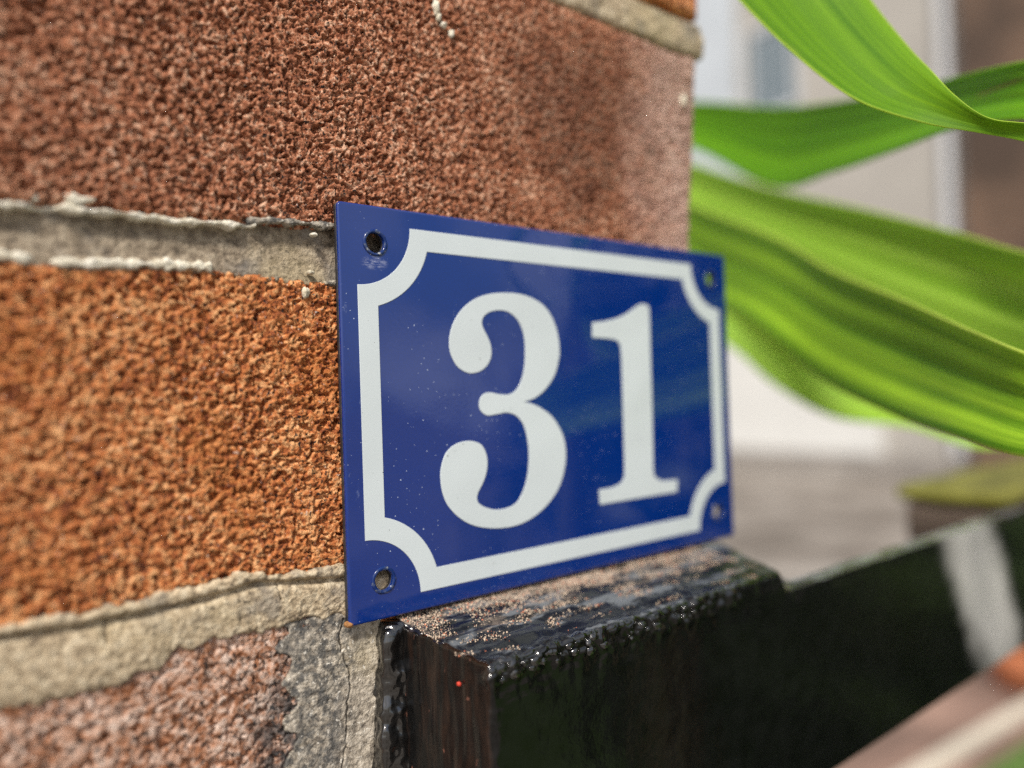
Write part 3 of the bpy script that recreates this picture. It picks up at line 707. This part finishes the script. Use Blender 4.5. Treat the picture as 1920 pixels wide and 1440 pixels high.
for L, cor, nm in ((D3, {0}, 'white numeral three'), (D1, {0, 7, 8, 16, 17, 18, 19, 30}, 'white numeral one')):
    pts = smooth_loop(L, 6, cor)
    area = sum(a[0]*b[1]-b[0]*a[1] for a, b in zip(pts, pts[1:]+pts[:1]))
    if area < 0: pts = pts[::-1]
    me = flat_solid('numeral', [pts], 0.11, 0.09, 2); shift(me, 0, -0.00005, ZP)
    obj('numeral', me, MAT['enamel_white'], plate, label=nm)
v, f = lump((0.0003, 0.0008, ZP+0.0006), (0.0012, 0.0010, 0.0008), 5, 0.3)
obj('rust_spot', mesh_np('rust_spot', v, f), MAT['rust'], plate, label='rusty lower corner of the plate')

# ------------------------------------------------------------------ the black painted timber under it
rail = thing('timber_rail', 'glossy black painted timber rail fixed under the number plate', 'rail', (0.07, -0.013, 0))
def dbeam(p, n):
    """thick, sloping-topped end block that steps down to a thinner board on the right"""
    p = p.copy()
    out = np.clip(-(p[:, 1]-0.003)/0.033, 0, 1)
    st = sstep(0.131, 0.1345, p[:, 0] - 0.011*(1-out))
    h = np.clip((p[:, 2]-ZP+0.076)/0.076, 0, 1)
    p[:, 2] -= h**2*(out*0.0045*(1-st) + 0.0108*st)
    p[:, 1] -= st*(1-out)*0.0275
    xl = np.clip(1-(p[:, 0]-0.014)/0.02, 0, 1); p[:, 0] += xl*out*0.0055
    near_top = np.exp(-((p[:, 2]-ZP+0.006)/0.008)**2)
    rip = (0.00006+0.00050*near_top)*noise3(p, 170, 4) + 0.00026*near_top*noise3(p, 430, 6)
    end = np.clip(-n[:, 0], 0, 1)**2
    gr = 0.00075*fbm(p[:, 1]*330, p[:, 2]*28, 3, 8) + 0.0003*fbm(p[:, 1]*1000, p[:, 2]*90, 2, 9)
    topw = np.clip(n[:, 2], 0, 1)**2
    tp = 0.0006*fbm(p[:, 0]*60, p[:, 1]*170, 3, 18)
    edge = np.exp(-((p[:, 1]+0.0295)/0.0020)**2)*np.exp(-((p[:, 2]-ZP+0.007)/0.004)**2)
    bead = 0.0024*np.clip(fbm(p[:, 0]*300, p[:, 2]*420, 3, 12)+0.08, 0, 1)*edge*(p[:, 0] < 0.11)
    arr = np.exp(-((p[:, 0]-0.0185)/0.0022)**2)*np.exp(-((p[:, 1]+0.0300)/0.0018)**2)
    bead = bead + arr*(0.0006*fbm(p[:, 2]*420, p[:, 0]*500, 3, 27) + 0.0008*np.exp(-((p[:, 2]-ZP+0.0080)/0.0022)**2))
    return p + n*(rip + end*gr + topw*tp + bead)[:, None]
xc = np.concatenate([np.arange(0.0150, 0.150, 0.0007), np.linspace(0.151, 0.457, 60)])
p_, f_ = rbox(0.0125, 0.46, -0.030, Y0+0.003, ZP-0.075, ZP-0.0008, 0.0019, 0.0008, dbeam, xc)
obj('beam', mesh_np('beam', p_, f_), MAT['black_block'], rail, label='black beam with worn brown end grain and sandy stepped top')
def dseal(p, n):
    a = fbm(p[:, 1]*260+p[:, 0]*220, p[:, 2]*170, 3, 22)
    w = 0.0014*fbm(p[:, 2]*150, p[:, 2]*0+2, 3, 24)*np.clip((0.011-p[:, 0])/0.004, 0, 1)
    q = p + n*(0.0017*a)[:, None]; q[:, 0] += w - np.clip(-(p[:, 2]-ZP)/0.075, 0, 1)*0.0045*np.clip((0.013-p[:, 0])/0.004, 0, 1)
    return q
p_, f_ = rbox(0.0086, 0.0150, -0.0018, 0.006, ZP-0.078, ZP-0.0015, 0.0018, 0.0005, dseal)
obj('paint_bead', mesh_np('paint_bead', p_, f_), MAT['black_seal'], rail, label='thick black paint bead against the brick')
# rolled lip of thick paint along the upper front arris
xs_ = np.linspace(0.0185, 0.128, 320); K = 14; P = []
for i, x in enumerate(xs_):
    w1 = float(fbm(np.array([x*75]), np.array([0.3]), 3, 61)[0]); w2 = float(fbm(np.array([x*190]), np.array([1.3]), 3, 63)[0])
    r0 = (0.00085+0.0006*w2)*min(1, (i+1)/6, (320-i)/30)
    yy = -0.0283+0.0022*w1*(1-x/0.16); zz = ZP-0.0058+0.0004*w2+0.0022*w1*0.136
    for j in range(K):
        a = 6.28319*j/K; P.append((x, yy+1.6*r0*math.cos(a), zz+r0*math.sin(a)))
F = [[i*K+j, i*K+(j+1) % K, (i+1)*K+(j+1) % K, (i+1)*K+j] for i in range(319) for j in range(K)]
obj('paint_lip', mesh_np('paint_lip', P, F), MAT['black_seal'], rail)
# droplets of dried paint along the front arris
P = []
for i in range(60):
    x = 0.018 + (rng.random()**1.3)*0.075; s = 0.0003+0.0009*rng.random()**2
    P.append(lump((x, -0.0302-0.0001*rng.random(), ZP-0.0062-0.0035*rng.random()-0.00002*x), (s*1.5, s*0.8, s), 200+i, 0.3))
v, f = merge(P); obj('paint_droplets', mesh_np('paint_droplets', v, f), MAT['black_seal'], rail, kind='stuff')
v, f = lump((0.0158, -0.0212, ZP-0.0113), (0.0005, 0.0006, 0.0005), 3, 0.45)
m = NT('red_fleck'); obj('paint_fleck', mesh_np('paint_fleck', v, f), m.p(color=(0.50, 0.04, 0.02), rough=0.6), rail, label='tiny bright red paint fleck')
# sandy grit lying on the ledge
octv = np.array([(1, 0, 0), (-1, 0, 0), (0, 1, 0), (0, -1, 0), (0, 0, 1), (0, 0, -1)], float)
octf = np.array([(0, 2, 4), (2, 1, 4), (1, 3, 4), (3, 0, 4), (2, 0, 5), (1, 2, 5), (3, 1, 5), (0, 3, 5)])
GV = {0: [], 1: [], 2: []}
cx_ = 0.014+0.116*rng.random(80000); cy_ = 0.003-0.031*rng.random(80000)**1.35; out_ = (0.003-cy_)/0.033
keep = perlin(cx_*95, cy_*260, 5) + 0.45 - 1.1*out_ >= rng.random(80000)*0.9-0.35
cx_, cy_, out_ = cx_[keep][:15000], cy_[keep][:15000], out_[keep][:15000]
cz_ = ZP-0.0008-0.0045*out_ + 0.0006*fbm(cx_*60, cy_*170, 3, 18)
for x, y, z in zip(cx_, cy_, cz_):
    s_ = 0.00010+0.00024*rng.random()**2.5
    a = rng.random(2)*6.28; Rm = np.array(Matrix.Rotation(a[0], 3, 'X') @ Matrix.Rotation(a[1], 3, 'Z'))
    vv = (octv*(0.6+0.6*rng.random((6, 1))))@Rm*s_ + (x, y, z+s_*0.2)
    c = 0 if rng.random() < 0.55 else (1 if rng.random() < 0.82 else 2)
    GV[c].append((vv, octf))
cols = [(0.52, 0.41, 0.31), (0.03, 0.03, 0.032), (0.50, 0.17, 0.09)]
gparts = []; midx = []
for c in range(3):
    gparts += GV[c]; midx += [c]*(8*len(GV[c]))
v, f = merge(gparts); me = mesh_np('grit', v, f, False)
for c, nm in zip(cols, ('sand_grain', 'dark_grain', 'brick_grain')): me.materials.append(plain(nm, c, 0.8, 0.3, 900))
me.polygons.foreach_set('material_index', np.array(midx, np.int32))
obj('grit', me, None, None, kind='stuff', label='sandy grit scattered on the black ledge under the plate', category='grit')

# ------------------------------------------------------------------ mossy post beyond the rail
post = thing('fence_post', 'dark fence post with a mossy yellow green top beyond the rail', 'post', (0.71, 0.045, 0))
MAT['wet_wood'] = plain('dark_wet_wood', (0.018, 0.016, 0.014), 0.35, 0.4, 30)
MAT['moss'] = plain('moss', (0.13, 0.125, 0.02), 0.95, 0.6, 45, 0.002)
MAT['plank'] = plain('brown_plank', (0.13, 0.095, 0.075), 0.8, 0.3, 25)
p_, f_ = rbox(0.68, 0.75, 0.024, 0.078, 0.0, ZP-0.0315, 0.004, 0.02); obj('post_shaft', mesh_np('post_shaft', p_, f_), MAT['wet_wood'], post)
p_, f_ = rbox(0.455, 0.77, 0.018, 0.085, ZP-0.0300, ZP-0.0195, 0.005, 0.006, lambda p, n: p + n*(0.0035*noise3(p, 60, 8))[:, None])
obj('moss_cap', mesh_np('moss_cap', p_, f_), MAT['moss'], post)
p_, f_ = rbox(0.46, 0.765, 0.022, 0.08, ZP-0.058, ZP-0.0310, 0.003, 0.02); obj('cap_board', mesh_np('cap_board', p_, f_), MAT['plank'], post)

# ------------------------------------------------------------------ the strap-leaved plant
plant = thing('strap_leaf_plant', 'bright green plant with long strap leaves arching beside the pier', 'plant', (0.2, -0.125, 0))
LEAVES = [
 ('leaf1', 0.0030, 'twisting bright green leaf in front of the others', [(0.1122, -0.0177, 0.1916), (0.1134, -0.035, 0.1663), (0.1146, -0.051, 0.1449), (0.1169, -0.0654, 0.1288), (0.1219, -0.0795, 0.1189), (0.1262, -0.0905, 0.1137), (0.131, -0.0994, 0.1098), (0.1425, -0.111, 0.1042), (0.1744, -0.1235, 0.0902)],
  [(0.1445, -0.0435, 0.1936), (0.1431, -0.0586, 0.1651), (0.1368, -0.0712, 0.145), (0.13, -0.0797, 0.1336), (0.1248, -0.0869, 0.1238), (0.1253, -0.0936, 0.1164), (0.1288, -0.1002, 0.1137), (0.1402, -0.1118, 0.1114), (0.1745, -0.1237, 0.0955)]),
 ('leaf2', 0.0040, 'deep green leaf sagging behind the twisted one', [(0.3414, 0.2141, 0.2639), (0.3329, 0.1445, 0.2416), (0.3067, 0.0762, 0.2109), (0.2764, 0.0239, 0.1906), (0.2421, -0.0253, 0.1728), (0.2101, -0.057, 0.1596), (0.1847, -0.084, 0.1485), (0.1762, -0.1065, 0.1414), (0.1892, -0.1228, 0.1089)],
  [(0.3411, 0.2147, 0.2462), (0.3314, 0.1461, 0.2089), (0.3014, 0.0747, 0.1642), (0.2704, 0.0228, 0.1541), (0.2331, -0.0241, 0.1457), (0.2028, -0.0574, 0.1388), (0.1809, -0.0845, 0.1295), (0.1758, -0.1058, 0.1198), (0.1889, -0.1224, 0.0949)]),
 ('leaf3', 0.0050, 'broad pale green leaf in the middle', [(0.3905, 0.2772, 0.2696), (0.3775, 0.1859, 0.219), (0.3507, 0.1055, 0.1776), (0.3153, 0.0319, 0.145), (0.2763, -0.0261, 0.1179), (0.238, -0.0656, 0.0986), (0.2062, -0.0977, 0.0875), (0.1955, -0.1212, 0.0901)],
  [(0.3899, 0.2782, 0.2336), (0.3736, 0.1897, 0.1739), (0.3481, 0.1083, 0.1348), (0.3116, 0.0356, 0.0973), (0.2718, -0.0219, 0.071), (0.2372, -0.0643, 0.0535), (0.2056, -0.0967, 0.0535), (0.1954, -0.1209, 0.0815)]),
 ('leaf4', 0.0045, 'lowest broad striped leaf with a bright edge', [(0.3254, 0.2022, 0.2051), (0.2954, 0.1243, 0.1636), (0.2561, 0.0474, 0.1275), (0.2242, 0.0029, 0.1024), (0.1912, -0.0408, 0.0826), (0.1633, -0.0734, 0.0678), (0.1486, -0.0922, 0.0598), (0.1497, -0.1097, 0.0535), (0.1819, -0.1229, 0.0774)],
  [(0.3172, 0.1965, 0.165), (0.2863, 0.1196, 0.1106), (0.2439, 0.0514, 0.0825), (0.2162, 0.0036, 0.0559), (0.1853, -0.0419, 0.0412), (0.1579, -0.0724, 0.0361), (0.1446, -0.0925, 0.0327), (0.1457, -0.11, 0.033), (0.1817, -0.1227, 0.0691)]),
 ('leaf3', 0.0050, 'hazy far leaf under the striped one', [(0.3383, 0.2052, 0.169), (0.3618, 0.1489, 0.1132), (0.376, 0.1122, 0.0885), (0.3891, 0.0765, 0.0655), (0.3965, 0.0325, 0.0442), (0.4037, -0.0114, 0.0255), (0.2554, -0.1112, 0.07)],
  [(0.3376, 0.2062, 0.1242), (0.3614, 0.1495, 0.0811), (0.3673, 0.1195, 0.0532), (0.378, 0.0857, 0.0316), (0.3838, 0.0429, 0.0257), (0.3942, -0.0037, 0.014), (0.2551, -0.1107, 0.056)]),
]
def make_leaf(mat, depth, label, A, B, seed):
    a = np.array(smooth_loop(A, 14, (), False)); b = np.array(smooth_loop(B, 14, (), False))
    nl = len(a); nc = 33
    s = np.linspace(0, 1, nc)
    P = a[:, None, :]*(1-s)[None, :, None] + b[:, None, :]*s[None, :, None]
    tan = np.gradient((a+b)/2, axis=0); wid = b-a
    nrm = np.cross(tan, wid); nrm /= np.maximum(1e-9, np.linalg.norm(nrm, axis=1))[:, None]
    mid = (a+b)/2; camp = np.array([CAM.x, CAM.y, CAM.z-ZP])
    sg = np.sign(np.sum(nrm*(camp-mid), axis=1)); nrm *= np.where(sg == 0, 1, sg)[:, None]
    w = np.linalg.norm(wid, axis=1)
    # channelled blade: the middle sits back from the two edges, with soft lengthwise pleats
    prof = -(1-np.abs(2*s-0.86)**1.5).clip(0, 1)
    along = np.linspace(0, 1, nl)[:, None]
    pa = 0.0 if mat == 'leaf1' else 1.0
    pleat = pa*(0.06*np.sin(s[None, :]*24+seed+along*0.8) + 0.13*np.sin(s[None, :]*8.5+seed*2+along*0.9)) + 0.012*np.sin(s[None, :]*47+seed*3+along*5)
    off = (prof[None, :] + pleat*np.sin(s*math.pi)[None, :]**0.5)*np.minimum(depth, 0.16*w)[:, None]
    P = P + nrm[:, None, :]*off[:, :, None]
    P[:, :, 2] += ZP
    P = P.reshape(-1, 3)
    F = grid_faces(nl, nc)
    me = mesh_np('leaf', P, F)
    uvl = me.uv_layers.new(name='UVMap')
    uu = np.tile(s, nl); vv = np.repeat(np.linspace(0, 1, nl), nc)
    li = np.zeros(len(me.loops), np.int32); me.loops.foreach_get('vertex_index', li)
    uvl.data.foreach_set('uv', np.stack([uu[li], vv[li]], -1).ravel().astype(np.float32))
    o = obj('leaf', me, MAT[mat], plant, label=label)
    md = o.modifiers.new('thickness', 'SOLIDIFY'); md.thickness = 0.00035; md.offset = 0
    return o
for i, (mt, dep, lab, A, B) in enumerate(LEAVES): make_leaf(mt, dep, lab, A, B, i*1.7+0.4)
MAT['stem'] = plain('stem_bark', (0.16, 0.15, 0.07), 0.8, 0.35, 60, 0.001)
n, k = 24, 14; P = []
for i in range(n):
    t = i/(n-1); zz = t*(ZP+0.085); r0 = 0.017*(1-0.25*t)*(1+0.06*math.sin(i*2.1))
    cx, cy = 0.215+0.012*math.sin(t*4), -0.135+0.008*math.sin(t*5+1)
    if i == n-1: r0 = 0.003
    for j in range(k): P.append((cx+r0*math.cos(6.2832*j/k), cy+r0*math.sin(6.2832*j/k), zz))
obj('stem', mesh_np('stem', P, [[i*k+j, i*k+(j+1) % k, (i+1)*k+(j+1) % k, (i+1)*k+j] for i in range(n-1) for j in range(k)]), MAT['stem'], plant)

# ------------------------------------------------------------------ garden shrub that mirrors in the plate and the black paint
shrub = thing('garden_shrub', 'dark green garden shrub mirrored in the glossy black rail', 'shrub', (1.40, -0.78, 0))
MAT['shrub_leaf'] = plain('shrub_leaf', (0.028, 0.055, 0.012), 0.45, 0.5, 9)
P = []; F = []
for i in range(5200):
    while True:
        q = rng.random(3)*2-1
        if 0.25 < np.dot(q, q) < 1: break
    c = np.array((1.40, -0.78, 0.95)) + q*np.array((0.62, 0.50, 0.95))*(1+0.12*math.sin(q[0]*7)*math.cos(q[2]*6))
    if c[2] < 0.05 or noise3(np.array([c]), 3.3, 6)[0] > 0.16: continue
    Rm = np.array(Matrix.Rotation(rng.random()*6.28, 3, 'Z') @ Matrix.Rotation(rng.normal()*0.8, 3, 'X')); s = 0.035+0.03*rng.random()
    L = np.array([(-1, 0, 0), (-0.2, 0.42, 0.08), (0.55, 0.32, 0.05), (1, 0, -0.05), (0.55, -0.32, 0.05), (-0.2, -0.42, 0.08)])*s
    o_ = len(P)*1; P.extend((L@Rm.T + c).tolist()); F.append([o_, o_+1, o_+4, o_+5]); F.append([o_+1, o_+2, o_+3, o_+4])
obj('foliage', mesh_np('foliage', P, F), MAT['shrub_leaf'], shrub)
P = []; F = []
for i in range(9):
    a = i*0.7; tip = np.array((1.40+0.35*math.cos(a), -0.78+0.3*math.sin(a), 1.3)); b0 = np.array((1.40+0.05*math.cos(a), -0.78+0.05*math.sin(a), 0.0))
    for t in range(6):
        c = b0+(tip-b0)*(t/5)**0.9; r0 = 0.014*(1-0.8*t/5)
        for j in range(6): P.append((c[0]+r0*math.cos(j*1.0472), c[1]+r0*math.sin(j*1.0472), c[2]))
    for t in range(5):
        for j in range(6):
            o_ = i*36+t*6; F.append([o_+j, o_+(j+1) % 6, o_+6+(j+1) % 6, o_+6+j])
obj('stems', mesh_np('stems', P, F), MAT['stem'], shrub)
